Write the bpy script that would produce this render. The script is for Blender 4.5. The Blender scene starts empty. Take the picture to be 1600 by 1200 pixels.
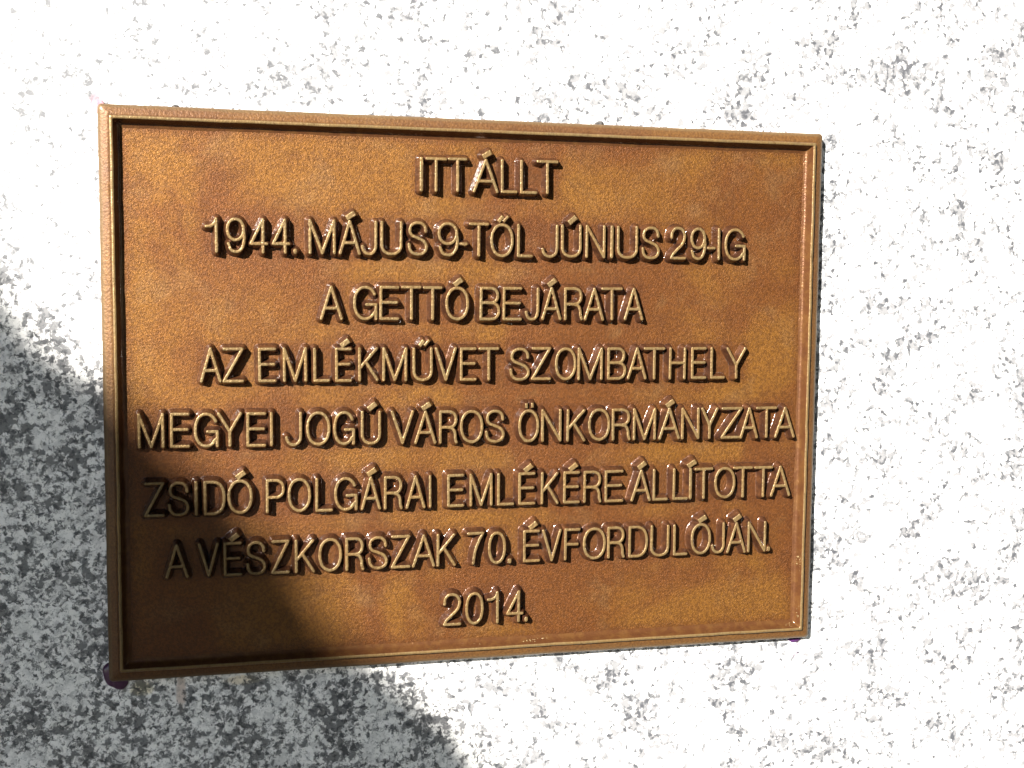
import bpy, math, random
import numpy as np
from mathutils import Vector, Matrix

random.seed(4); rng = np.random.default_rng(7)
MM = 0.001
C = bpy.context.scene.collection
scene = bpy.context.scene

# ---------------------------------------------------------------- camera, sun, sky
PW, PH = 400.0, 299.3            # plaque size, mm
CZ = 1.30                        # height of the plaque's centre above the ground, m
RB = 6.0                         # width of the outer band
Z_FIELD, Z_TOP = 5.55, 10.5       # height of the recessed field and of the letter tops above the stone, mm

def solve_camera():
    """pose of the camera from the four outer corners of the raised border (plaque frame: x right, y up, z out, mm)"""
    f = 1782.3
    P = np.array([(169, 178.5), (1276.6, 223), (1254.5, 985), (186.5, 1052)]) - [800, 600]
    w, h = PW / 2 - RB, PH / 2 - RB
    X = [(-w, h), (w, h), (w, -h), (-w, -h)]
    M = []
    for (x, y), (u, v) in zip(X, P):
        M.append([x, y, 1, 0, 0, 0, -u * x, -u * y, -u]); M.append([0, 0, 0, x, y, 1, -v * x, -v * y, -v])
    H = np.linalg.svd(np.array(M))[2][-1].reshape(3, 3)
    K = np.diag([1 / f, 1 / f, 1])
    a, b, t = K @ H[:, 0], K @ H[:, 1], K @ H[:, 2]
    s = (np.linalg.norm(a) + np.linalg.norm(b)) / 2
    if t[2] < 0: s = -s
    a, b, t = a / s, b / s, t / s
    U, _, V = np.linalg.svd(np.stack([a, b, np.cross(a, b)], 1))
    R = U @ V                        # plaque -> image frame (x right, y down, z forward)
    return f, R, t - R @ np.array([0, 0, Z_TOP])
F, R_, T_ = solve_camera()
CAM_L = -R_.T @ T_                   # camera position in the plaque frame, mm
def l2w(p):                          # plaque frame (mm) -> world (m)
    return Vector((p[0] * MM, -p[2] * MM, CZ + p[1] * MM))
def px(u, v, z):                     # the point of the plane z that the photo shows at pixel u, v
    d = R_.T @ np.array([(u - 800) / F, (v - 600) / F, 1.0])
    s = (z - CAM_L[2]) / d[2]
    return CAM_L + s * d

cd = bpy.data.cameras.new('camera'); cam = bpy.data.objects.new('camera', cd); C.objects.link(cam)
cd.sensor_width = 36; cd.lens = 36 * F / 1600; cd.clip_start = 0.01; cd.clip_end = 200
rx, ry, rz = R_[0], -R_[1], -R_[2]   # camera axes in the plaque frame
def wv(v): return Vector((v[0], -v[2], v[1]))
m = Matrix((wv(rx), wv(ry), wv(rz))).transposed().to_4x4()
m.translation = l2w(CAM_L); cam.matrix_world = m
scene.camera = cam

SUN_L = np.array([-4.1, 2.85, 4.8]); SUN_L /= np.linalg.norm(SUN_L)     # towards the sun, plaque frame
SUN = wv(SUN_L)
ld = bpy.data.lights.new('sun', 'SUN'); ld.energy = 5.0; ld.angle = math.radians(0.53); ld.color = (1, .955, .88)
sun = bpy.data.objects.new('sun', ld); C.objects.link(sun)
sun.rotation_euler = SUN.to_track_quat('Z', 'Y').to_euler(); sun.location = (-2, -3, 4)
W = bpy.data.worlds.new('World'); scene.world = W; W.use_nodes = True
nt = W.node_tree; bg = nt.nodes['Background']; sky = nt.nodes.new('ShaderNodeTexSky')
sky.sky_type = 'NISHITA'; sky.sun_disc = False
sky.sun_elevation = math.asin(SUN.z); sky.sun_rotation = math.atan2(SUN.x, SUN.y)
sky.air_density = 1.0; sky.dust_density = 0.1
nt.links.new(sky.outputs[0], bg.inputs[0]); bg.inputs[1].default_value = 0.05
vs = scene.view_settings
vs.view_transform = 'Standard'; vs.look = 'None'; vs.gamma = 1; vs.exposure = 2.35

# ---------------------------------------------------------------- node helpers
class Mat:
    def __init__(s, name):
        s.m = bpy.data.materials.new(name); s.m.use_nodes = True
        s.t = s.m.node_tree; s.b = s.t.nodes['Principled BSDF']
        s.pos = s.n('ShaderNodeNewGeometry').outputs['Position']
    def n(s, typ, **kw):
        o = s.t.nodes.new(typ)
        for k, v in kw.items(): setattr(o, k, v)
        return o
    def put(s, sock, v):
        if isinstance(v, bpy.types.NodeSocket): s.t.links.new(v, sock)
        elif v is not None: sock.default_value = v
    def noise(s, scale, detail=3, rough=.5, dist=0, off=(0, 0, 0), vec=None):
        v = s.pos if vec is None else vec
        if off != (0, 0, 0):
            a = s.n('ShaderNodeVectorMath', operation='ADD'); s.put(a.inputs[0], v); a.inputs[1].default_value = off; v = a.outputs[0]
        o = s.n('ShaderNodeTexNoise'); s.put(o.inputs['Vector'], v)
        for k, x in (('Scale', scale), ('Detail', detail), ('Roughness', rough), ('Distortion', dist)): o.inputs[k].default_value = x
        return o.outputs[0]
    def vor(s, scale, feature='F1', vec=None, out='Distance'):
        o = s.n('ShaderNodeTexVoronoi', feature=feature); s.put(o.inputs['Vector'], s.pos if vec is None else vec); o.inputs['Scale'].default_value = scale
        return o.outputs[out]
    def ramp(s, v, a, b, lo=0., hi=1., smooth=True):
        o = s.n('ShaderNodeMapRange', interpolation_type='SMOOTHSTEP' if smooth else 'LINEAR')
        s.put(o.inputs[0], v)
        for i, x in enumerate((a, b, lo, hi)): o.inputs[i + 1].default_value = x
        return o.outputs[0]
    def math(s, op, a, b=None):
        o = s.n('ShaderNodeMath', operation=op); s.put(o.inputs[0], a); s.put(o.inputs[1], b); return o.outputs[0]
    def mix(s, f, a, b):
        o = s.n('ShaderNodeMix', data_type='RGBA'); s.put(o.inputs[0], f)
        s.put(o.inputs[6], (*a, 1) if isinstance(a, tuple) else a); s.put(o.inputs[7], (*b, 1) if isinstance(b, tuple) else b)
        return o.outputs[2]
    def bump(s, h, dist, strength=1., prev=None):
        o = s.n('ShaderNodeBump'); o.inputs['Distance'].default_value = dist; s.put(o.inputs['Strength'], strength); s.put(o.inputs['Height'], h)
        if prev is not None: s.put(o.inputs['Normal'], prev)
        return o.outputs[0]
    def attr(s, name):
        o = s.n('ShaderNodeAttribute', attribute_name=name); return o.outputs['Fac']
    def set(s, **kw):
        for k, v in kw.items(): s.put(s.b.inputs[k.replace('_', ' ')], (*v, 1) if isinstance(v, tuple) and len(v) == 3 else v)
        return s.m

# ---------------------------------------------------------------- bronze
def bronze(name, kind):
    M = Mat(name)
    big = M.noise(11, 3, .55, .6); mid = M.noise(38, 4, .6, .4, (3, 1, 7)); fine = M.noise(900, 2, .6)
    gold, red, tan = (.122, .0525, .0102), (.088, .0315, .0080), (.124, .066, .025)
    col = M.mix(M.ramp(big, .42, .60), red, gold)
    col = M.mix(M.ramp(mid, .50, .72, 0, .5), col, tan)
    col = M.mix(M.ramp(M.noise(60, 5, .65, .5, (9, 2, 2)), .52, .72, 0, .40), col, (0.0589, 0.0217, 0.0081))
    if kind == 'field':
        wear = M.attr('patina')                                # 1 by the lettering, 0 where the open field was rubbed
        col = M.mix(M.math('MULTIPLY', wear, .7), col, (.064, .0215, .0062))
        col = M.mix(M.ramp(M.noise(780, 3, .65, .4), .40, .60, .5, 0), col, (.034, .0135, .0055))
        h1 = M.noise(1000, 3, .6, .6); h2 = M.noise(2300, 2, .6)
        nrm = M.bump(h1, .00044, M.ramp(M.noise(25, 3, .6, 0, (8, 1, 8)), .35, .65, .6, 1.0)); nrm = M.bump(h2, .00022, 1.0, nrm)
        rough = M.ramp(M.noise(700, 2, .5, 0, (5, 5, 5)), .35, .7, .36, .52)
        return M.set(Base_Color=col, Metallic=.42, Specular_IOR_Level=.15, Roughness=rough, Normal=nrm, Coat_Weight=.22, Coat_Roughness=.14)
    rel = M.attr('relief')
    # flanks of letters and border keep the dark patina under a glossy lacquer; the tops were linished bare
    topm = M.ramp(rel, .90, .985)
    fa, fb = ((0.0384, 0.0155, 0.0081), (0.0713, 0.0285, 0.0112)) if kind == 'letter' else ((.070, .0275, .0105), (.092, .041, .0135))
    flank = M.mix(M.ramp(M.noise(150, 4, .6, .5), .40, .66), fa, fb)
    flank = M.mix(M.ramp(M.noise(320, 3, .6, .2, (4, 4, 1)), .5, .7, 0, .6 if kind == 'letter' else .2), flank, (0.0186, 0.0081, 0.0062))
    mp = M.n('ShaderNodeMapping'); M.put(mp.inputs[0], M.pos); mp.inputs['Rotation'].default_value = (0, .5, 0); mp.inputs['Scale'].default_value = (1, 1, .12)
    brush = M.noise(1400, 2, .6, 0, vec=mp.outputs[0])
    topc = M.mix(M.ramp(M.noise(90, 3, .6), .38, .65), (.135, .094, .043), (.148, .094, .038))
    topc = M.mix(M.ramp(brush, .35, .65, .35, 0), topc, (0.0744, 0.0422, 0.0167))
    topc = M.mix(M.ramp(M.noise(420, 3, .7, .4, (1, 8, 3)), .56, .72, 0, .7), topc, (0.0558, 0.0260, 0.0112))
    if kind == 'band':
        c2 = M.mix(M.ramp(fine, .38, .62, .5, 0), M.mix(.5, col, (.075, .040, .017)), (0.0403, 0.0167, 0.0074))
        c2 = M.mix(M.math('MULTIPLY', rel, .6), c2, (.100, .070, .036))
        nrm = M.bump(M.noise(820, 2, .55, .3), .00026, 1.0); nrm = M.bump(M.noise(1900, 2, .6), .00008, 1.0, nrm)
        return M.set(Base_Color=c2, Metallic=.3, Specular_IOR_Level=.2, Roughness=.48, Normal=nrm, Coat_Weight=.15, Coat_Roughness=.25)
    c = M.mix(topm, flank, topc)
    nrm = M.bump(M.noise(520, 3, .65, .5), .00042 if kind == 'letter' else .00020, 1.0); nrm = M.bump(M.noise(1300, 2, .5), .00010, 1.0, nrm)
    rough = M.ramp(topm, 0, 1, .30, .40)
    coat = M.ramp(topm, 0, 1, .85 if kind == 'letter' else .3, .05)
    return M.set(Base_Color=c, Metallic=.4, Specular_IOR_Level=.2, Roughness=rough, Normal=nrm, Coat_Weight=coat, Coat_Roughness=.10)
M_FIELD = bronze('sand_cast_bronze', 'field'); M_LET = bronze('lacquered_bronze', 'letter'); M_BAND = bronze('bronze_band', 'band'); M_BORD = bronze('bronze_border', 'border')

def granite():
    M = Mat('speckled_granite')
    w = M.n('ShaderNodeTexNoise'); M.put(w.inputs[0], M.pos); w.inputs['Scale'].default_value = 420; w.inputs['Detail'].default_value = 3
    sub = M.n('ShaderNodeVectorMath', operation='SUBTRACT'); M.put(sub.inputs[0], w.outputs[1]); sub.inputs[1].default_value = (.5, .5, .5)
    sc = M.n('ShaderNodeVectorMath', operation='SCALE'); M.put(sc.inputs[0], sub.outputs[0]); sc.inputs[3].default_value = .0030
    ad = M.n('ShaderNodeVectorMath', operation='ADD'); M.put(ad.inputs[0], M.pos); M.put(ad.inputs[1], sc.outputs[0])
    v = ad.outputs[0]
    cell = M.n('ShaderNodeTexVoronoi'); M.put(cell.inputs[0], v); cell.inputs['Scale'].default_value = 260
    sep = M.n('ShaderNodeSeparateColor'); M.put(sep.inputs[0], cell.outputs['Color'])
    cell2 = M.n('ShaderNodeTexVoronoi'); M.put(cell2.inputs[0], v); cell2.inputs['Scale'].default_value = 430
    sep2 = M.n('ShaderNodeSeparateColor'); M.put(sep2.inputs[0], cell2.outputs['Color'])
    dens = M.noise(42, 3, .5, .3)                             # the dark mica gathers in drifts
    clump = M.noise(290, 4, .62, .5, (2, 7, 1), v)
    mixf = M.math('ADD', M.math('MULTIPLY', sep.outputs[0], .35), M.math('MULTIPLY', M.noise(210, 4, .6, .4, (3, 3, 9), v), 1.3))
    feld = M.mix(M.ramp(mixf, .56, .96), (.58, .572, .575), (.90, .882, .875))
    feld = M.mix(M.ramp(M.noise(75, 3, .5, 0, (6, 6, 6)), .42, .65, 0, .45), feld, (.86, .855, .83))
    g = M.math('ADD', M.math('MULTIPLY', M.noise(230, 4, .62, .5, (12, 3, 5), v), 1.5), M.math('ADD', M.math('MULTIPLY', dens, .8), M.math('MULTIPLY', sep.outputs[1], .16)))
    col = M.mix(M.ramp(g, 1.18, 1.36, 0, .94), feld, (.114, .116, .124))          # grey quartz
    k1 = M.math('ADD', M.math('MULTIPLY', clump, 1.7), M.math('MULTIPLY', dens, .45))
    k2 = M.math('ADD', k1, M.math('MULTIPLY', sep2.outputs[2], .16))
    col = M.mix(M.ramp(k2, 1.17, 1.40, 0, .98), col, (.037, .039, .046))        # dark mica
    col = M.mix(M.ramp(M.noise(640, 3, .6, .9, (1, 1, 4), v), .56, .70, 0, .8), col, (.08, .083, .09))
    # rust-brown and cream seepage below the plaque's lower edge
    sx = M.n('ShaderNodeSeparateXYZ'); M.put(sx.inputs[0], M.pos)
    def blob(u, vv, wx, wz, c, amt, col):
        p = l2w(px(u, vv, 0))
        dx = M.math('DIVIDE', M.math('SUBTRACT', sx.outputs[0], p.x), wx); dz = M.math('DIVIDE', M.math('SUBTRACT', sx.outputs[2], p.z), wz)
        d = M.math('ADD', M.math('MULTIPLY', dx, dx), M.math('MULTIPLY', dz, dz))
        d = M.math('ADD', d, M.math('MULTIPLY', M.math('SUBTRACT', M.noise(140, 3, .6), .5), 1.6))
        mm = M.n('ShaderNodeMix', data_type='RGBA', blend_type='MULTIPLY'); M.put(mm.inputs[0], M.ramp(d, .2, 1.1, amt, 0))
        M.put(mm.inputs[6], col); mm.inputs[7].default_value = (*c, 1); return mm.outputs[2]
    col = blob(283, 1080, .003, .014, (.60, .45, .38), .7, col)
    col = blob(222, 1075, .007, .005, (.95, .86, .62), .9, col)
    col = blob(380, 1063, .011, .003, (.95, .84, .66), .8, col)
    col = blob(1245, 1020, .003, .008, (.85, .70, .82), .6, col)
    col = blob(150, 157, .004, .004, (.90, .62, .74), .9, col)
    nrm = M.bump(M.noise(300, 3, .5, 0, (0, 0, 0), v), .00015, .35)
    return M.set(Base_Color=col, Roughness=M.ramp(sep2.outputs[0], 0, 1, .45, .6), Normal=nrm, Specular_IOR_Level=.8)
M_GRAN = granite()

# ---------------------------------------------------------------- object helpers
def mesh_obj(name, verts, faces, mat, parent=None, attrs=None, smooth=True):
    me = bpy.data.meshes.new(name); me.from_pydata([tuple(v) for v in verts], [], faces)
    if attrs:
        for k, a in attrs.items():
            at = me.attributes.new(k, 'FLOAT', 'POINT'); at.data.foreach_set('value', np.asarray(a, dtype=np.float32))
    me.materials.append(mat)
    if smooth: me.polygons.foreach_set('use_smooth', [True] * len(me.polygons))
    me.update()
    o = bpy.data.objects.new(name, me); C.objects.link(o)
    if parent: o.parent = parent
    return o
def grid_mesh(name, X, Y, Z, keep, attrs, mat):
    """quads of a height field where keep is true; X,Y,Z in metres"""
    ny, nx = X.shape
    idx = np.arange(nx * ny).reshape(ny, nx)
    kf = keep[:-1, :-1] & keep[1:, :-1] & keep[:-1, 1:] & keep[1:, 1:]
    q = np.stack([idx[:-1, :-1][kf], idx[:-1, 1:][kf], idx[1:, 1:][kf], idx[1:, :-1][kf]], 1)
    used, inv = np.unique(q, return_inverse=True); q = inv.reshape(-1, 4)
    co = np.stack([X.ravel()[used], Y.ravel()[used], Z.ravel()[used]], 1)
    me = bpy.data.meshes.new(name); nf = len(q)
    me.vertices.add(len(co)); me.vertices.foreach_set('co', co.astype(np.float32).ravel())
    me.loops.add(nf * 4); me.loops.foreach_set('vertex_index', q.astype(np.int32).ravel())
    me.polygons.add(nf); me.polygons.foreach_set('loop_start', np.arange(0, nf * 4, 4, dtype=np.int32))
    me.update(calc_edges=True)
    me.polygons.foreach_set('use_smooth', np.ones(nf, bool))
    for k, a in attrs.items():
        at = me.attributes.new(k, 'FLOAT', 'POINT'); at.data.foreach_set('value', a.ravel()[used].astype(np.float32))
    me.materials.append(mat); me.validate()
    return me
def tag(o, label, cat, group=None, kind=None):
    if label: o['label'] = label
    if cat: o['category'] = cat
    if group: o['group'] = group
    if kind: o['kind'] = kind
    return o
def wob(x, y, ph, k):                # smooth pseudo-noise in [-1, 1]
    return (np.sin(k * x * 1.0 + ph[0] + 1.3 * np.sin(k * .7 * y + ph[1])) + np.sin(k * 1.37 * y + ph[2] + 1.1 * np.sin(k * .9 * x + ph[3])) +
            .6 * np.sin(k * 2.3 * (x + y) + ph[4]) + .6 * np.sin(k * 2.1 * (x - y) + ph[5])) / 3.2

# ---------------------------------------------------------------- lettering: centre lines in a unit box
def cr(pts, n=8, closed=False):      # Catmull-Rom through the points
    P = [np.array(p, float) for p in pts]
    if closed: P = [P[-1]] + P + [P[0], P[1]]
    else: P = [2 * P[0] - P[1]] + P + [2 * P[-1] - P[-2]]
    out = []
    for i in range(1, len(P) - 2):
        for t in np.linspace(0, 1, n, endpoint=False):
            a, b, c, d = P[i - 1], P[i], P[i + 1], P[i + 2]
            out.append(.5 * (2 * b + (c - a) * t + (2 * a - 5 * b + 4 * c - d) * t * t + (3 * b - a - 3 * c + d) * t ** 3))
    out.append(P[-2]); return out
def arc(cx, cy, rx, ry, a0, a1, n=26, e=2.0):
    o = []
    for a in np.linspace(math.radians(a0), math.radians(a1), n):
        c, s = math.cos(a), math.sin(a)
        o.append((cx + rx * math.copysign(abs(c) ** (2 / e), c), cy + ry * math.copysign(abs(s) ** (2 / e), s)))
    return o
G = {
 'A': [[(0, 0), (.5, 1), (1, 0)], [(.17, .33), (.83, .33)]],
 'B': [[(0, 0), (0, 1), (.5, 1)] + arc(.5, .765, .43, .235, 90, -90, 16, 2.4) + [(0, .53)], [(.5, .53)] + arc(.5, .265, .5, .265, 90, -90, 18, 2.4) + [(0, 0)]],
 'D': [[(0, 0), (0, 1), (.40, 1)] + arc(.40, .5, .6, .5, 90, -90, 28, 2.35) + [(0, 0)]],
 'E': [[(1, 1), (0, 1), (0, 0), (1, 0)], [(0, .52), (.93, .52)]],
 'F': [[(1, 1), (0, 1), (0, 0)], [(0, .5), (.88, .5)]],
 'G': [arc(.5, .5, .5, .5, 32, 325, 40, 2.15), [(.56, .45), (1, .45), (1, 0)]],
 'H': [[(0, 0), (0, 1)], [(1, 0), (1, 1)], [(0, .52), (1, .52)]],
 'I': [[(.5, 0), (.5, 1)]],
 'J': [[(1, 1), (1, .28)] + arc(.5, .28, .5, .28, 0, -172, 18, 2.2)],
 'K': [[(0, 0), (0, 1)], [(.97, 1), (0, .36)], [(.34, .585), (1, 0)]],
 'L': [[(0, 1), (0, 0), (1, 0)]],
 'M': [[(0, 0), (0, 1), (.5, 0), (1, 1), (1, 0)]],
 'N': [[(0, 0), (0, 1), (1, 0), (1, 1)]],
 'O': [arc(.5, .5, .5, .5, 0, 360, 48, 2.15)],
 'P': [[(0, 0), (0, 1), (.5, 1)] + arc(.5, .73, .5, .27, 90, -90, 18, 2.4) + [(0, .46)]],
 'R': [[(0, 0), (0, 1), (.5, 1)] + arc(.5, .745, .46, .255, 90, -90, 18, 2.4) + [(0, .49)], cr([(.5, .49), (.78, .43), (.91, .28), (.93, .12), (1, 0)])],
 'S': [cr([(.95, .72), (.90, .87), (.72, .975), (.5, 1.0), (.26, .965), (.09, .86), (.06, .70), (.20, .585), (.5, .51), (.80, .43), (.97, .29), (.95, .13), (.76, .025), (.5, 0), (.22, .03), (.05, .15), (0, .31)], 5)],
 'T': [[(0, 1), (1, 1)], [(.5, 1), (.5, 0)]],
 'U': [[(0, 1), (0, .30)] + arc(.5, .30, .5, .30, 180, 360, 22, 2.25) + [(1, 1)]],
 'V': [[(0, 1), (.5, 0), (1, 1)]],
 'Y': [[(0, 1), (.5, .43), (1, 1)], [(.5, .43), (.5, 0)]],
 'Z': [[(.03, 1), (1, 1), (0, 0), (1, 0)]],
 '0': [arc(.5, .5, .5, .5, 0, 360, 44, 2.2)],
 '1': [cr([(0, .77), (.5, .79), (.85, .88), (1, 1)]) + [(1, 0)]],
 '2': [cr([(.03, .68), (.08, .86), (.28, .98), (.52, 1), (.80, .95), (.96, .80), (.95, .64), (.80, .47), (.45, .29), (.14, .13), (.02, 0)], 5) + [(1, 0)]],
 '4': [[(.76, 0), (.76, 1), (0, .26), (1, .26)]],
 '7': [[(0, 1), (1, 1)] + cr([(1, 1), (.72, .72), (.46, .38), (.34, 0)])],
 '9': [arc(.48, .68, .48, .32, 0, 360, 34, 2.1), cr([(.96, .68), (1, .45), (.93, .20), (.74, .04), (.48, 0), (.20, .06), (.05, .25)])],
 '.': [[(.5, 0), (.5, .05)]], '-': [[(0, .36), (1, .36)]],
}
CAP, SW, CELL = 18.3, 1.50, .22
def seg_dist(X, Y, pts):
    d = np.full(X.shape, 1e9)
    for (x0, y0), (x1, y1) in zip(pts[:-1], pts[1:]):
        vx, vy = x1 - x0, y1 - y0; L = vx * vx + vy * vy
        if L < 1e-9: continue
        t = np.clip(((X - x0) * vx + (Y - y0) * vy) / L, 0, 1)
        d = np.minimum(d, np.hypot(X - x0 - t * vx, Y - y0 - t * vy))
    return d
def box_dist(X, Y, cx, cy, hl, hw, ang):
    c, s = math.cos(ang), math.sin(ang)
    u, v = (X - cx) * c + (Y - cy) * s, -(X - cx) * s + (Y - cy) * c
    a, b = np.abs(u) - hl, np.abs(v) - hw
    return np.hypot(np.maximum(a, 0), np.maximum(b, 0)) + np.minimum(np.maximum(a, b), 0)
HREL = Z_TOP - Z_FIELD
DRAFT = 1.7
def relief(d):                       # height of the cast letter over its distance field
    top = HREL - .22 * np.clip((d + .32) / .32, 0, 1) ** 2
    t = np.clip(d / DRAFT, 0, 1)
    side = (HREL - .22) * (1 - t) + .12
    foot = .12 * (1 - np.clip((d - DRAFT) / .7, 0, 1)) ** 2 - .30 * np.clip((d - DRAFT) / .7, 0, 1) ** 2
    h = np.where(d <= 0, top, np.where(d <= DRAFT, side, foot))
    return np.where((d > 0) & (d <= DRAFT), np.minimum(side, HREL - .22), h)
def relief_mesh(name, dist, x0, x1, y0, y1):
    xs = np.arange(x0 - 2.6, x1 + 2.6, CELL); ys = np.arange(y0 - 2.6, y1 + 2.6, CELL)
    X, Y = np.meshgrid(xs, ys); ph = rng.uniform(0, 6.3, 6)
    d = dist(X, Y) + .10 * wob(X, Y, ph, 1.6) + .05 * wob(X, Y, ph[::-1], 5)
    for _ in range(rng.integers(0, 3)):                        # small casting nicks and blobs on the edge
        cx, cy = rng.uniform(x0, x1), rng.uniform(y0, y1)
        d += rng.choice([-.30, .35]) * np.exp(-((X - cx) ** 2 + (Y - cy) ** 2) / .5)
    h = relief(d) + np.where(d < DRAFT, .05 * wob(X, Y, ph, .8), 0)
    rel = np.clip(1 - np.maximum(d, 0) / DRAFT, 0, 1)
    rel = np.where(d <= 0, 1.0, rel * .97)
    return grid_mesh(name, X * MM, Y * MM, h * MM, d < DRAFT + .75, {'relief': rel}, M_LET)
_cache = {}
def glyph(ch, w):
    w = round(w * 2) / 2
    key = (ch, w)
    if key not in _cache:
        s = SW / 2; iw, ih = max(w - SW, 0), CAP - SW
        sw = SW * (1.25 if ch in '.' else 1.0)
        strokes = [[(s + p[0] * iw, s + p[1] * ih) for p in st] for st in G[ch]]
        if ch == 'I': strokes = [[(w / 2, s), (w / 2, CAP - s)]]
        if ch == '.': strokes = [[(w / 2, s + .1), (w / 2, s + 1.1)]]
        y1 = CAP if ch not in '.-' else 9
        nm = {'.': 'full_stop', '-': 'hyphen'}.get(ch, 'numeral' if ch.isdigit() else 'letter')
        def dist(X, Y):
            d = np.minimum.reduce([seg_dist(X, Y, st) for st in strokes])
            return d - sw / 2
        _cache[key] = relief_mesh(nm, dist, 0, w, 0, y1)
    return _cache[key]
def accent_mesh(kind):
    key = ('accent', kind, int(rng.integers(0, 3)))
    if key not in _cache:
        if kind == 'acute': f = lambda X, Y: box_dist(X, Y, .3, 2.45, 2.45, 1.15, math.radians(35)) - .25; b = (-3, 3, 0, 5)
        elif kind == 'double': f = lambda X, Y: np.minimum(box_dist(X, Y, -.9, 2.5, 1.75, .75, math.radians(48)) - .25, box_dist(X, Y, 2.0, 2.5, 1.75, .45, math.radians(48)) - .25); b = (-3, 4, 0, 5)
        else: f = lambda X, Y: np.minimum(box_dist(X, Y, -1.4, 2.3, 1.1, .45, 1.57) - .25, box_dist(X, Y, 2.0, 2.3, 1.1, .45, 1.57) - .25); b = (-3, 4, 0, 5)
        _cache[key] = relief_mesh('accent', f, *b)
    return _cache[key]

# left and right limits of the top face of every character (pixels of the photo), and the baseline at two places
LINES = [
 ((656, 299), (855, 303.5), [('I', 656, 661), ('T', 664.5, 698.5), ('T', 700.5, 730.5), ('Á', 739, 779.5), ('L', 783, 809), ('L', 813, 840), ('T', 838.5, 872.5)]),
 ((335, 395), (1125, 406.5), [('1', 320.5, 341), ('9', 353.5, 384.5), ('4', 390, 419.5), ('4', 425, 454), ('.', 458.5, 464.5), ('M', 482.5, 525), ('Á', 529.5, 564), ('J', 564, 589.5), ('U', 594.5, 629), ('S', 637, 669),
   ('9', 684, 717), ('-', 718, 731), ('T', 732.5, 764), ('Ő', 766, 802.5), ('L', 808, 833), ('J', 846, 872.5), ('Ú', 877, 909), ('N', 915, 946), ('I', 953, 959), ('U', 964, 997), ('S', 1002.5, 1031.5),
   ('2', 1047, 1072.5), ('9', 1078.5, 1103.5), ('-', 1105, 1118), ('I', 1121, 1126), ('G', 1132, 1165)]),
 ((505, 500), (1005, 501), [('A', 500, 536), ('G', 552, 590), ('E', 593, 624), ('T', 627, 659), ('T', 661, 691.5), ('Ó', 696, 733), ('B', 749.5, 781.5), ('E', 785.5, 815.5), ('J', 820, 842.5), ('Á', 846, 877.5), ('R', 881.5, 911), ('A', 912.5, 944), ('T', 939.5, 973), ('A', 975, 1005.5)]),
 ((405, 597.5), (1150, 592), [('A', 312.5, 346.5), ('Z', 348, 381.5), ('E', 404, 432.5), ('M', 442.5, 480.5), ('L', 490, 516), ('É', 524, 550), ('K', 560, 592), ('M', 597.5, 636.5), ('Ű', 645, 676.5), ('V', 679.5, 714), ('E', 719, 745), ('T', 748, 780),
   ('S', 796, 828), ('Z', 830, 861), ('O', 867, 900.5), ('M', 902.5, 942), ('B', 949, 978.5), ('A', 980, 1010.5), ('T', 1005.5, 1039), ('H', 1045, 1071.5), ('E', 1080, 1104), ('L', 1110, 1133), ('Y', 1135, 1166)]),
 ((225, 701), (1235, 684), [('M', 215.5, 257.5), ('E', 266, 297), ('G', 303, 342), ('Y', 340, 379), ('E', 385, 416), ('I', 421.5, 427.5), ('J', 445.5, 472), ('O', 478.5, 516.5), ('G', 521, 555), ('Ú', 564, 595.5), ('V', 611, 647.5), ('Á', 647.5, 682), ('R', 686, 715.5), ('O', 719, 755.5), ('S', 758, 789),
   ('Ö', 810, 842.5), ('N', 846, 877.5), ('K', 885, 915), ('O', 919, 953.5), ('R', 956, 985.5), ('M', 989, 1025), ('Á', 1029, 1062.5), ('N', 1064.5, 1093), ('Y', 1095, 1122), ('Z', 1126, 1160), ('A', 1156, 1184.5), ('T', 1181, 1214), ('A', 1210, 1242)]),
 ((240, 808), (1220, 776), [('Z', 225, 257.5), ('S', 262.5, 296.5), ('I', 304.5, 309.5), ('D', 318.5, 353), ('Ó', 356, 395.5), ('P', 415.5, 445), ('O', 450, 486.5), ('L', 493, 520.5), ('G', 522.5, 559), ('Á', 564, 595.5), ('R', 600, 629.5), ('A', 634, 665), ('I', 670, 675),
   ('E', 699, 725.5), ('M', 734, 770), ('L', 777, 803.5), ('É', 810, 836.5), ('K', 845, 873), ('É', 880, 906), ('R', 911.5, 940), ('E', 945, 974), ('Á', 985.5, 1017), ('L', 1020, 1044), ('L', 1051, 1075), ('Í', 1076, 1081.5), ('T', 1085, 1114), ('O', 1116, 1149), ('T', 1145, 1176.5), ('T', 1177.5, 1207), ('A', 1203.5, 1235)]),
 ((275, 904.5), (1190, 862), [('A', 258.5, 295), ('V', 310, 343), ('É', 350, 378.5), ('S', 385, 416.5), ('Z', 424, 453), ('K', 461, 492.5), ('O', 497.5, 534.5), ('R', 540, 569.5), ('S', 575, 606.5), ('Z', 611, 641.5), ('A', 644, 680), ('K', 682.5, 712.5), ('7', 730, 756.5), ('0', 762.5, 790.5), ('.', 793.5, 799.5),
   ('É', 817.5, 844), ('V', 847, 877.5), ('F', 881.5, 906.5), ('O', 910.5, 946.5), ('R', 949, 976.5), ('D', 982, 1012.5), ('U', 1016, 1045.5), ('L', 1052, 1074.5), ('Ó', 1079, 1110.5), ('J', 1111, 1132.5), ('Á', 1135, 1165.5), ('N', 1167.5, 1196.5), ('.', 1197.5, 1204)]),
 ((700, 978.5), (812, 972), [('2', 692, 721), ('0', 727, 755.5), ('1', 761, 779.5), ('4', 791, 818), ('.', 819, 825.5)]),
]
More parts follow.
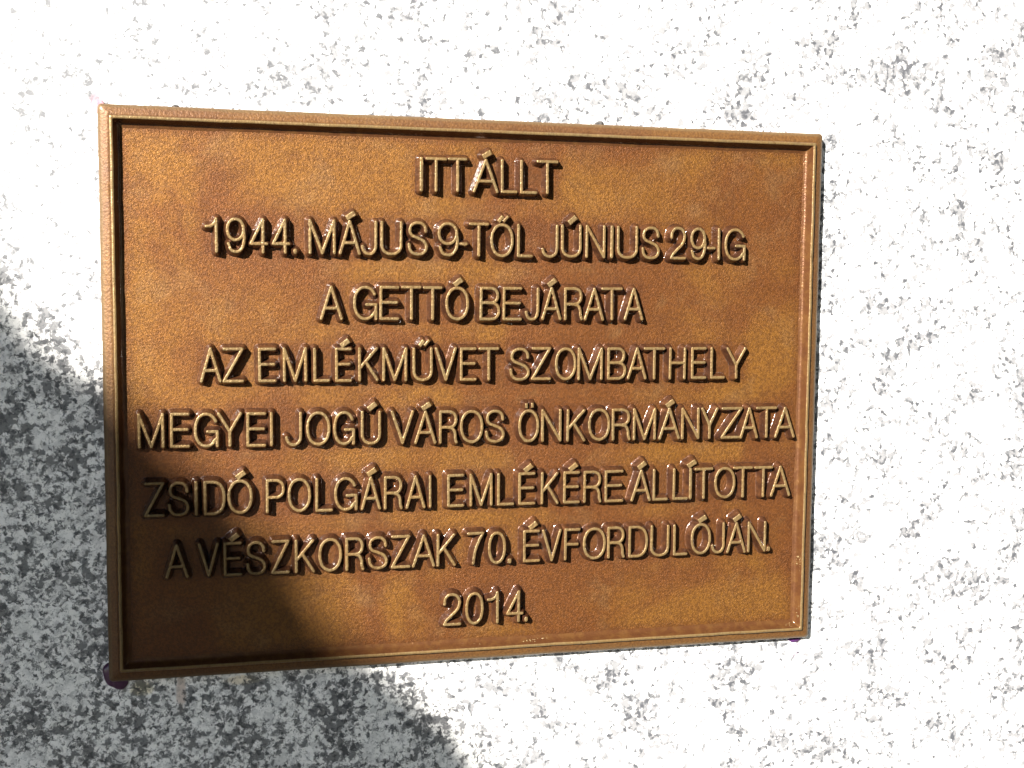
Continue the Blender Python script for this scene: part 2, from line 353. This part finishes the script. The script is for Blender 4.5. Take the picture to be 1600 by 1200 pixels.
ACC = {'Á': ('A', 'acute'), 'É': ('E', 'acute'), 'Í': ('I', 'acute'), 'Ó': ('O', 'acute'), 'Ú': ('U', 'acute'), 'Ő': ('O', 'double'), 'Ű': ('U', 'double'), 'Ö': ('O', 'dots')}

# ---------------------------------------------------------------- the plaque
plaque = bpy.data.objects.new('memorial_plaque', None); C.objects.link(plaque)
plaque.location = (0, 0, CZ); plaque.rotation_euler = (math.pi / 2, 0, 0)
tag(plaque, 'golden brown cast bronze plaque with raised Hungarian lettering and a thin raised border', 'plaque')

letter_rects = []
for (bx0, by0), (bx1, by1), chars in LINES:
    for ch, l, r in chars:
        vb = lambda u: by0 + (by1 - by0) * (u - bx0) / (bx1 - bx0)
        a, b = px(l, vb(l), Z_TOP), px(r, vb(r), Z_TOP)
        w = b[0] - a[0]; base, kind = ACC.get(ch, (ch, None))
        me = glyph(base, w); mw = round(w * 2) / 2
        o = bpy.data.objects.new(me.name.split('.')[0], me); C.objects.link(o); o.parent = plaque
        dz = random.uniform(-.10, .06)
        ang = random.uniform(-.008, .008)
        o.location = (a[0] * MM, (a[1] + (b[1] - a[1]) / 2 + random.uniform(-.12, .12)) * MM, (Z_FIELD + dz) * MM)
        o.scale = (w / mw, 1, 1); o.rotation_euler = (0, 0, ang)
        letter_rects.append((a[0], a[0] + w, a[1], a[1] + (CAP if base not in '.-' else 7)))
        if kind:
            am = accent_mesh(kind); ao = bpy.data.objects.new('accent', am); C.objects.link(ao); ao.parent = o
            ao.location = ((mw / 2 + {'A': .1, 'E': .6, 'U': .5}.get(base, .2)) * MM, (CAP - .1) * MM, random.uniform(-.06, .06) * MM)
            ao.rotation_euler = (0, 0, random.uniform(-.08, .08))
            letter_rects.append((a[0] + w / 2 - 2, a[0] + w / 2 + 2, a[1] + CAP, a[1] + CAP + 4))

# recessed field: gently uneven sand-cast sheet
IN = 11.6
xs = np.arange(-PW / 2 + IN - .9, PW / 2 - IN + 1, 1.0); ys = np.arange(-PH / 2 + IN - .9, PH / 2 - IN + 1, 1.0)
X, Y = np.meshgrid(xs, ys)
ph = rng.uniform(0, 6.3, 6)
Zf = Z_FIELD + .10 * wob(X, Y, ph, .035) + .05 * wob(X, Y, ph[::-1], .15)
pat = np.zeros(X.shape)
for (x0, x1, y0, y1) in letter_rects:
    dd = np.hypot(np.maximum(np.maximum(x0 - X, X - x1), 0), np.maximum(np.maximum(y0 - Y, Y - y1), 0))
    pat = np.maximum(pat, np.clip(1 - (dd + 1.5 * wob(X, Y, ph, .25)) / 7.0, 0, 1))
ed = np.minimum(PW / 2 - IN - np.abs(X), PH / 2 - IN - np.abs(Y))
pat = np.maximum(pat, np.clip(1 - (ed + 1.5 * wob(X, Y, ph, .2)) / 6.0, 0, 1))
fm = grid_mesh('field_panel', X * MM, Y * MM, Zf * MM, np.ones(X.shape, bool), {'patina': pat ** 1.5}, M_FIELD)
fo = bpy.data.objects.new('field_panel', fm); C.objects.link(fo); fo.parent = plaque

DENTS = [(-PW / 2 + 7, 105, 5, .5), (-PW / 2 + 7, 58, 3, .4), (60, PH / 2 - 6, 9, .35), (-90, PH / 2 - 6, 4, .4), (PW / 2 - 7, -20, 6, .4), (PW / 2 - 6, 77, 4, .5), (40, -PH / 2 + 7, 12, .4), (-120, -PH / 2 + 6, 5, .4), (PW / 2, PH / 2, 14, .8), (-PW / 2, -30, 8, .5), (110, -PH / 2 + 2, 10, .4)]
def rings(name, prof, mat, wobble=.12):
    """a moulding swept round the plaque; prof: (inset, height, corner radius, relief) in mm"""
    verts, faces, rel = [], [], []
    ph = rng.uniform(0, 6.3, 6); n = None
    for (off, z, r, rl) in prof:
        w, h = PW / 2 - off, PH / 2 - off; pts = []
        corners = [(w - r, h - r, 0), (-w + r, h - r, 90), (-w + r, -h + r, 180), (w - r, -h + r, 270)]
        for k, (cx, cy, a0) in enumerate(corners):
            arc_ = [(cx + r * math.cos(math.radians(a0 + t)), cy + r * math.sin(math.radians(a0 + t))) for t in np.linspace(0, 90, 7)]
            pts += arc_
            nx_, ny_, na = corners[(k + 1) % 4]
            nxt = (nx_ + r * math.cos(math.radians(na)), ny_ + r * math.sin(math.radians(na)))
            N = 160 if k % 2 == 0 else 120
            for t in np.linspace(0, 1, N + 1)[1:-1]:
                pts.append((arc_[-1][0] + (nxt[0] - arc_[-1][0]) * t, arc_[-1][1] + (nxt[1] - arc_[-1][1]) * t))
        P = np.array(pts)
        wv_ = wobble * wob(P[:, 0], P[:, 1], ph, .11) + wobble * .35 * wob(P[:, 0], P[:, 1], ph[::-1], .7)
        s = 1 - wv_ / 180
        P = P * np.stack([s, s], 1)
        zz = z + (wobble * .5 * wob(P[:, 0] + 50, P[:, 1], ph, .09) if z > .1 else 0)
        for (ax, ay, wd, dp) in DENTS: zz = zz - (dp * np.exp(-((P[:, 0] - ax) ** 2 + (P[:, 1] - ay) ** 2) / wd) if z > 7 else 0)
        n = len(P)
        for i in range(n): verts.append((P[i, 0] * MM, P[i, 1] * MM, (zz[i] if hasattr(zz, '__len__') else zz) * MM)); rel.append(rl)
    for k in range(len(prof) - 1):
        for i in range(n):
            j = (i + 1) % n
            faces.append((k * n + i, k * n + j, (k + 1) * n + j, (k + 1) * n + i))
    return mesh_obj(name, verts, faces, mat, plaque, {'relief': rel})
rings('outer_band', [(0, .02, 2.2, .2), (0, 4.6, 2.2, .3), (.25, 6.0, 2.1, .6), (.8, 6.9, 2.0, 1), (1.7, 7.5, 1.8, .8), (2.6, 7.8, 1.5, .1), (4.6, 8.3, 1.0, 0), (5.5, 8.5, .8, 0), (6.2, 8.3, .8, 0)], M_BAND)
rings('raised_border', [(5.75, 8.0, .9, .1), (5.95, 9.3, .9, .3), (6.15, 10.15, .8, .8), (6.4, 10.45, .8, 1), (7.0, 10.55, .7, 1), (7.7, 10.5, .6, 1), (7.95, 10.2, .6, .9), (8.35, 9.2, .6, .4), (9.3, 7.2, .6, .3), (9.9, 6.25, .8, .3), (10.8, 5.78, 1, .1), (11.9, 5.53, 1, .05), (12.9, 5.0, 1, 0)], M_BORD, .16)

# rough crusty casting flaws along the lower and right inner edge
def lump(verts, faces, rel, c, r, sq=.5, n=6):
    b = len(verts); ph = rng.uniform(0, 6.3, 3)
    for i in range(1, 4):
        th = i / 4 * math.pi / 2 + .25
        for j in range(n):
            a = 2 * math.pi * j / n
            rr = r * math.cos(th - .25) * (1 + .35 * math.sin(2 * a + ph[0]) + .2 * math.sin(3 * a + ph[1]))
            verts.append(((c[0] + rr * math.cos(a)) * MM, (c[1] + rr * math.sin(a)) * MM, (c[2] + r * sq * math.sin(th - .25) * 1.0) * MM)); rel.append(1)
    verts.append((c[0] * MM, c[1] * MM, (c[2] + r * sq) * MM)); rel.append(1)
    for i in range(2):
        for j in range(n): faces.append((b + i * n + j, b + i * n + (j + 1) % n, b + (i + 1) * n + (j + 1) % n, b + (i + 1) * n + j))
    for j in range(n): faces.append((b + 2 * n + j, b + 2 * n + (j + 1) % n, b + 3 * n))
vv, ff, rr = [], [], []
for (u0, v0, u1, v1, num, r) in ((1243, 866, 1248, 880, 16, .55), (1245, 882, 1246, 940, 12, .25), (1242, 945, 1247, 962, 14, .45), (1243, 965, 1251, 979, 12, .4), (1225, 972, 1235, 977, 8, .4),
                                 (814, 994, 860, 1003, 14, .5), (735, 1004, 750, 1010, 6, .4), (668, 1010, 680, 1014, 5, .4), (1232, 600, 1250, 860, 14, .22), (1252, 240, 1258, 420, 18, .25)):
    for _ in range(num):
        t, q = random.random(), random.random()
        u, v = u0 + (u1 - u0) * q, v0 + (v1 - v0) * t
        if num == 14 and r == .5: v = v1 + (v0 - v1) * q + random.uniform(-2, 2)
        p = px(u, v, Z_FIELD)
        e = min(PW / 2 - abs(p[0]), PH / 2 - abs(p[1]))
        zz = np.interp(e, [8.35, 9.3, 9.9, 10.8, 11.9], [9.2, 7.2, 6.25, 5.78, Z_FIELD])
        lump(vv, ff, rr, (p[0], p[1], zz - .12), r * random.uniform(.5, 1.2), .55)
mesh_obj('casting_flaw', vv, ff, M_BORD, plaque, {'relief': rr})['kind'] = 'stuff'

# ---------------------------------------------------------------- granite slab behind it
def slab(name, x0, x1, y0, y1, z0, z1, mat, bev=.006):
    import bmesh
    bm = bmesh.new(); bmesh.ops.create_cube(bm, size=1)
    for v in bm.verts: v.co = Vector(((x0 + x1) / 2 + v.co.x * (x1 - x0), (y0 + y1) / 2 + v.co.y * (y1 - y0), (z0 + z1) / 2 + v.co.z * (z1 - z0)))
    bmesh.ops.bevel(bm, geom=bm.edges[:], offset=bev, segments=2, affect='EDGES')
    me = bpy.data.meshes.new(name); bm.to_mesh(me); bm.free(); me.materials.append(mat)
    o = bpy.data.objects.new(name, me); C.objects.link(o); return o
tag(slab('granite_slab', -1.0, 1.0, 0.0, .16, 0.0, 2.1, M_GRAN), 'black speckled pale grey granite slab that carries the bronze plaque', 'stone slab')

# ---------------------------------------------------------------- glue and crumbs round the plaque's edge
def simple(name, col, rough, tr=0.0, nscale=300):
    M = Mat(name); c = M.mix(M.ramp(M.noise(nscale, 3, .6), .35, .65), col, tuple(x * .7 for x in col))
    return M.set(Base_Color=c, Roughness=rough, Normal=M.bump(M.noise(nscale * 2, 3, .6), .0003, .5), Alpha=1 - tr)
def blob_obj(name, outline, z, mat, lab, cat, group=None):
    """flattened lump over an outline given in pixels of the photo"""
    P = np.array([px(u, v, 0)[:2] for u, v in cr(outline, 6, True)[:-1]]); c = P.mean(0); n = len(P)
    verts, faces = [], []
    lv = [(1, .0), (.97, .45), (.86, .8), (.6, 1), (.25, 1.05)]
    for s, hh in lv:
        for p in P:
            q = c + (p - c) * s; verts.append(((q[0] - c[0]) * MM, (q[1] - c[1]) * MM, (hh * z + (0.1 * z * math.sin(q[0] * 2) if hh else -.1)) * MM))
    verts.append((0, 0, z * MM))
    for k in range(len(lv) - 1):
        for i in range(n): j = (i + 1) % n; faces.append((k * n + i, k * n + j, (k + 1) * n + j, (k + 1) * n + i))
    b = (len(lv) - 1) * n
    for i in range(n): faces.append((b + i, b + (i + 1) % n, len(verts) - 1))
    o = mesh_obj(name, verts, faces, mat); o.location = l2w((c[0], c[1], 0)); o.rotation_euler = (math.pi / 2, 0, 0)
    return tag(o, lab, cat, group)
M_PUR = simple('purple_glue', (.055, .010, .050), .3); M_PINK = simple('thin_purple_glue', (.05, .012, .07), .35, .1); M_ROSE = simple('pink_glue', (.55, .26, .32), .4, .4)
M_CR = simple('dark_mortar', (.035, .032, .03), .8)
gg = 'glue squeezed out at the plaque corners'
blob_obj('glue_blob', [(161, 1043), (172, 1036), (182, 1060), (200, 1062), (198, 1072), (189, 1077.5), (178, 1074), (167, 1068), (162, 1056)], 2.0, M_PUR, 'dark purple blob of glue squeezed out at the lower left corner of the plaque', 'glue', gg)
blob_obj('glue_blob', [(1231, 998), (1248, 995), (1251, 998), (1245, 1002), (1238, 1003), (1232, 1001)], 1.5, M_PINK, 'violet smear of glue under the lower right corner of the plaque', 'glue', gg)
blob_obj('glue_blob', [(144, 158), (150, 156), (160, 157), (164, 166), (156, 172), (152, 178), (146, 170)], 1.5, M_ROSE, 'faint pink smear of glue at the upper left corner of the plaque', 'glue', gg)
blob_obj('mortar_crumb', [(929, 194), (933, 189.5), (939, 190), (943, 194), (936, 198)], 3.0, M_CR, 'larger dark crumb above the right half of the top edge', 'mortar crumb', 'crumbs behind the top edge')
blob_obj('mortar_crumb', [(268, 167), (271, 164.5), (277, 164.5), (280, 167), (273, 169)], 2.5, M_CR, 'tiny dark crumb above the left end of the top edge', 'mortar crumb', 'crumbs behind the top edge')

# ---------------------------------------------------------------- paving and the tree whose shade falls across the lower left corner
Mp = Mat('paving'); g_ = Mp.mix(Mp.ramp(Mp.noise(40, 4, .6), .35, .65), (.035, .034, .032), (.06, .058, .054)); Mp.set(Specular_IOR_Level=.15, Base_Color=g_, Roughness=.9, Normal=Mp.bump(Mp.noise(90, 4), .004, .6))
tag(mesh_obj('pavement', [(-60, -60, 0), (60, -60, 0), (60, 60, 0), (-60, 60, 0)], [(0, 1, 2, 3)], Mp.m, smooth=False), None, None, kind='structure')  # unseen ground added, kept dark so little light bounces onto the stone

OUT = [(-700, 60), (-260, 300), (-60, 388), (0, 432), (38, 470), (75, 535), (115, 578), (165, 592), (205, 640), (235, 692), (292, 735), (345, 775), (402, 832), (450, 893), (492, 950), (545, 1002), (612, 1060), (665, 1100), (712, 1150), (745, 1200), (800, 1300), (900, 1560), (860, 1900), (300, 2150), (-300, 2100), (-900, 1800), (-1150, 1200), (-1050, 500)]
OL = np.array([px(u, v, 2)[:2] for u, v in OUT])
def inside(p):
    c = False; j = len(OL) - 1
    for i in range(len(OL)):
        if (OL[i][1] > p[1]) != (OL[j][1] > p[1]) and p[0] < (OL[j][0] - OL[i][0]) * (p[1] - OL[i][1]) / (OL[j][1] - OL[i][1]) + OL[i][0]: c = not c
        j = i
    return c
def edge_d(p):
    A, B = OL, np.roll(OL, -1, 0); V = B - A
    t = np.clip(((p - A) * V).sum(1) / (V * V).sum(1), 0, 1)
    return np.hypot(*(p - A - V * t[:, None]).T).min()
tree = bpy.data.objects.new('leafy_tree', None); C.objects.link(tree)
tag(tree, 'small dense green leafed tree in front of the stone, shading its lower left', 'tree')
lo, hi = OL.min(0), OL.max(0)
cs, lv_, lf_ = [], [], []
tries = 0
while len(cs) < 17000 and tries < 90000:
    tries += 1
    p = np.array([random.uniform(lo[0], hi[0]), random.uniform(lo[1], hi[1])])
    if not inside(p): continue
    e = edge_d(p)
    if e < 3: continue
    t = 3500 + random.uniform(-1, 1) * min(480, 120 + e * 2.2)
    c = np.array([p[0], p[1], 2]) + SUN_L * t
    c = l2w(c); s = random.uniform(.011, .019) if e < 60 else random.uniform(.020, .032)
    q = Matrix.Rotation(random.uniform(0, 6.28), 3, 'Z') @ Matrix.Rotation(random.gauss(0, .8), 3, 'X') @ Matrix.Rotation(random.uniform(0, 6.28), 3, 'Y')
    b = len(lv_)
    for (x, y, z) in ((-1, 0, 0), (-.3, -.5, .08), (.45, -.42, .05), (1.1, 0, -.1), (.45, .42, .05), (-.3, .5, .08)):
        lv_.append(c + q @ Vector((x * s, y * s, z * s)))
    lf_ += [(b, b + 1, b + 5), (b + 1, b + 2, b + 4, b + 5), (b + 2, b + 3, b + 4)]
    cs.append(c)
cen = sum(cs, Vector()) / len(cs)
tree.location = (cen.x, cen.y, 0)
Ml = Mat('leaves'); lc = Ml.mix(Ml.noise(9, 2), (.022, .045, .012), (.055, .085, .022)); Ml.set(Base_Color=lc, Roughness=.75, Specular_IOR_Level=.12)
cro = mesh_obj('crown', [v - tree.location for v in lv_], lf_, Ml.m, tree, smooth=False); cro['kind'] = 'stuff'
def limb(a, b, r0, r1, bend):
    vs_, fs_ = [], []; n, k = 8, 9
    for i in range(k + 1):
        t = i / k; c = a.lerp(b, t) + bend * math.sin(t * 3.1) ; r = r0 + (r1 - r0) * t
        for j in range(n): an = 6.283 * j / n; vs_.append(c + Vector((math.cos(an) * r, math.sin(an) * r, 0)))
    for i in range(k):
        for j in range(n): fs_.append((i * n + j, i * n + (j + 1) % n, (i + 1) * n + (j + 1) % n, (i + 1) * n + j))
    return vs_, fs_
Mb = Mat('bark'); Mb.set(Base_Color=Mb.mix(Mb.noise(60, 5), (.05, .035, .025), (.14, .11, .08)), Roughness=.9, Normal=Mb.bump(Mb.noise(120, 4), .004))
v_, f_ = limb(Vector((0, 0, 0)), Vector((0, 0, cen.z + .05)), .07, .03, Vector((.04, .02, 0))); mesh_obj('trunk', v_, f_, Mb.m, tree)
for k in range(7):
    tip = random.choice(cs); a = Vector((0, 0, cen.z * random.uniform(.75, .95)))
    tgt = (tip - tree.location) * .85 + Vector((0, 0, cen.z)) * .15 * 0
    tgt = a.lerp(tip - tree.location, .85)
    v_, f_ = limb(a, tgt, .02, .006, Vector((0, 0, .03))); mesh_obj('branch', v_, f_, Mb.m, tree)

# unseen trees added round the stone to block sky light and darken the shade
def add_block_tree(x, y, h, r, lab):
    t = bpy.data.objects.new('sky_block_tree', None); C.objects.link(t); t.location = (x, y, 0)
    tag(t, lab, 'tree', 'unseen trees added to block the sky')
    n = 2600; k = rng.normal(size=(n, 3)); k /= np.linalg.norm(k, axis=1)[:, None]
    lobes = rng.normal(size=(14, 3)); lobes /= np.linalg.norm(lobes, axis=1)[:, None]
    rad = (.62 + .38 * rng.random(n) ** .5) * (.72 + .28 * (k @ lobes.T).max(1) ** 6)
    vs_, fs_ = [], []
    for i in range(n):
        c = Vector((k[i, 0] * r * rad[i], k[i, 1] * r * rad[i], h * .56 + k[i, 2] * h * .44 * rad[i]))
        q = Matrix.Rotation(random.uniform(0, 6.28), 3, 'Z') @ Matrix.Rotation(random.uniform(0, 3.14), 3, 'X'); s_ = random.uniform(.10, .2)
        b = len(vs_)
        for a_, e_ in ((-1, 0), (0, -.6), (1, 0), (0, .6)): vs_.append(c + q @ Vector((a_ * s_, e_ * s_, 0)))
        fs_.append((b, b + 1, b + 2, b + 3))
    cr_ = mesh_obj('crown', vs_, fs_, Ml.m, t, smooth=False); cr_['kind'] = 'stuff'
    v1, f1 = limb(Vector((0, 0, 0)), Vector((0, 0, h * .6)), .14, .05, Vector((.05, 0, 0))); mesh_obj('trunk', v1, f1, Mb.m, t)
add_block_tree(1.9, -4.4, 6.5, 2.0, 'tall unseen broadleaf tree added to block sky, straight out in front of the stone')
add_block_tree(3.6, -1.9, 6.5, 1.9, 'unseen broadleaf tree added to block sky, to the right, nearest to the stone')
add_block_tree(-.6, -5.2, 5.2, 1.6, 'rounded unseen broadleaf tree added to block sky, to the left of the straight view out')
add_block_tree(-3.9, -.6, 5.0, 1.6, 'unseen broadleaf tree added to block sky, to the left, close beside the stone')
add_block_tree(.9, -3.0, 4.8, 1.4, 'smaller unseen broadleaf tree added to block sky, close in front of the stone')
add_block_tree(-5.8, -2.9, 6.0, 1.5, 'tall unseen broadleaf tree added to block sky, at the left, beyond the nearest one')
# unseen tree added behind the stone; its crown blocks the sky overhead
t = bpy.data.objects.new('overhead_sky_block', None); C.objects.link(t); t.location = (.6, 1.6, 0)
tag(t, 'unseen tree added behind the stone, its crown blocking the sky overhead', 'tree')
vs_, fs_ = [], []
for i in range(14000):
    x, y = random.uniform(-3.6, 4.2), random.uniform(-3.8, 2.4)
    if x < -.6 and y < -2.0: continue
    if ((x - .3) / 4) ** 2 + ((y + .6) / 3.2) ** 2 > random.uniform(.75, 1): continue
    c = Vector((x, y, 3.45 + .35 * math.sin(x * 1.3) * math.cos(y * 1.7) + random.uniform(0, 1.6))) - t.location
    q = Matrix.Rotation(random.uniform(0, 6.28), 3, 'Z') @ Matrix.Rotation(random.gauss(0, .7), 3, 'X'); s_ = random.uniform(.09, .17); b = len(vs_)
    for a_, e_ in ((-1, 0), (0, -.6), (1, 0), (0, .6)): vs_.append(c + q @ Vector((a_ * s_, e_ * s_, 0)))
    fs_.append((b, b + 1, b + 2, b + 3))
cr_ = mesh_obj('crown', vs_, fs_, Ml.m, t, smooth=False); cr_['kind'] = 'stuff'
v1, f1 = limb(Vector((0, 0, 0)), Vector((-.2, -.6, 4.3)), .2, .1, Vector((.05, 0, 0))); mesh_obj('trunk', v1, f1, Mb.m, t)
for e_ in ((-2.6, -2.2, 4.6), (2.4, -2.4, 4.5), (.2, -3.3, 4.6)):
    v1, f1 = limb(Vector((-.17, -.5, 3.7)), Vector(e_), .07, .02, Vector((0, 0, .2))); mesh_obj('branch', v1, f1, Mb.m, t)
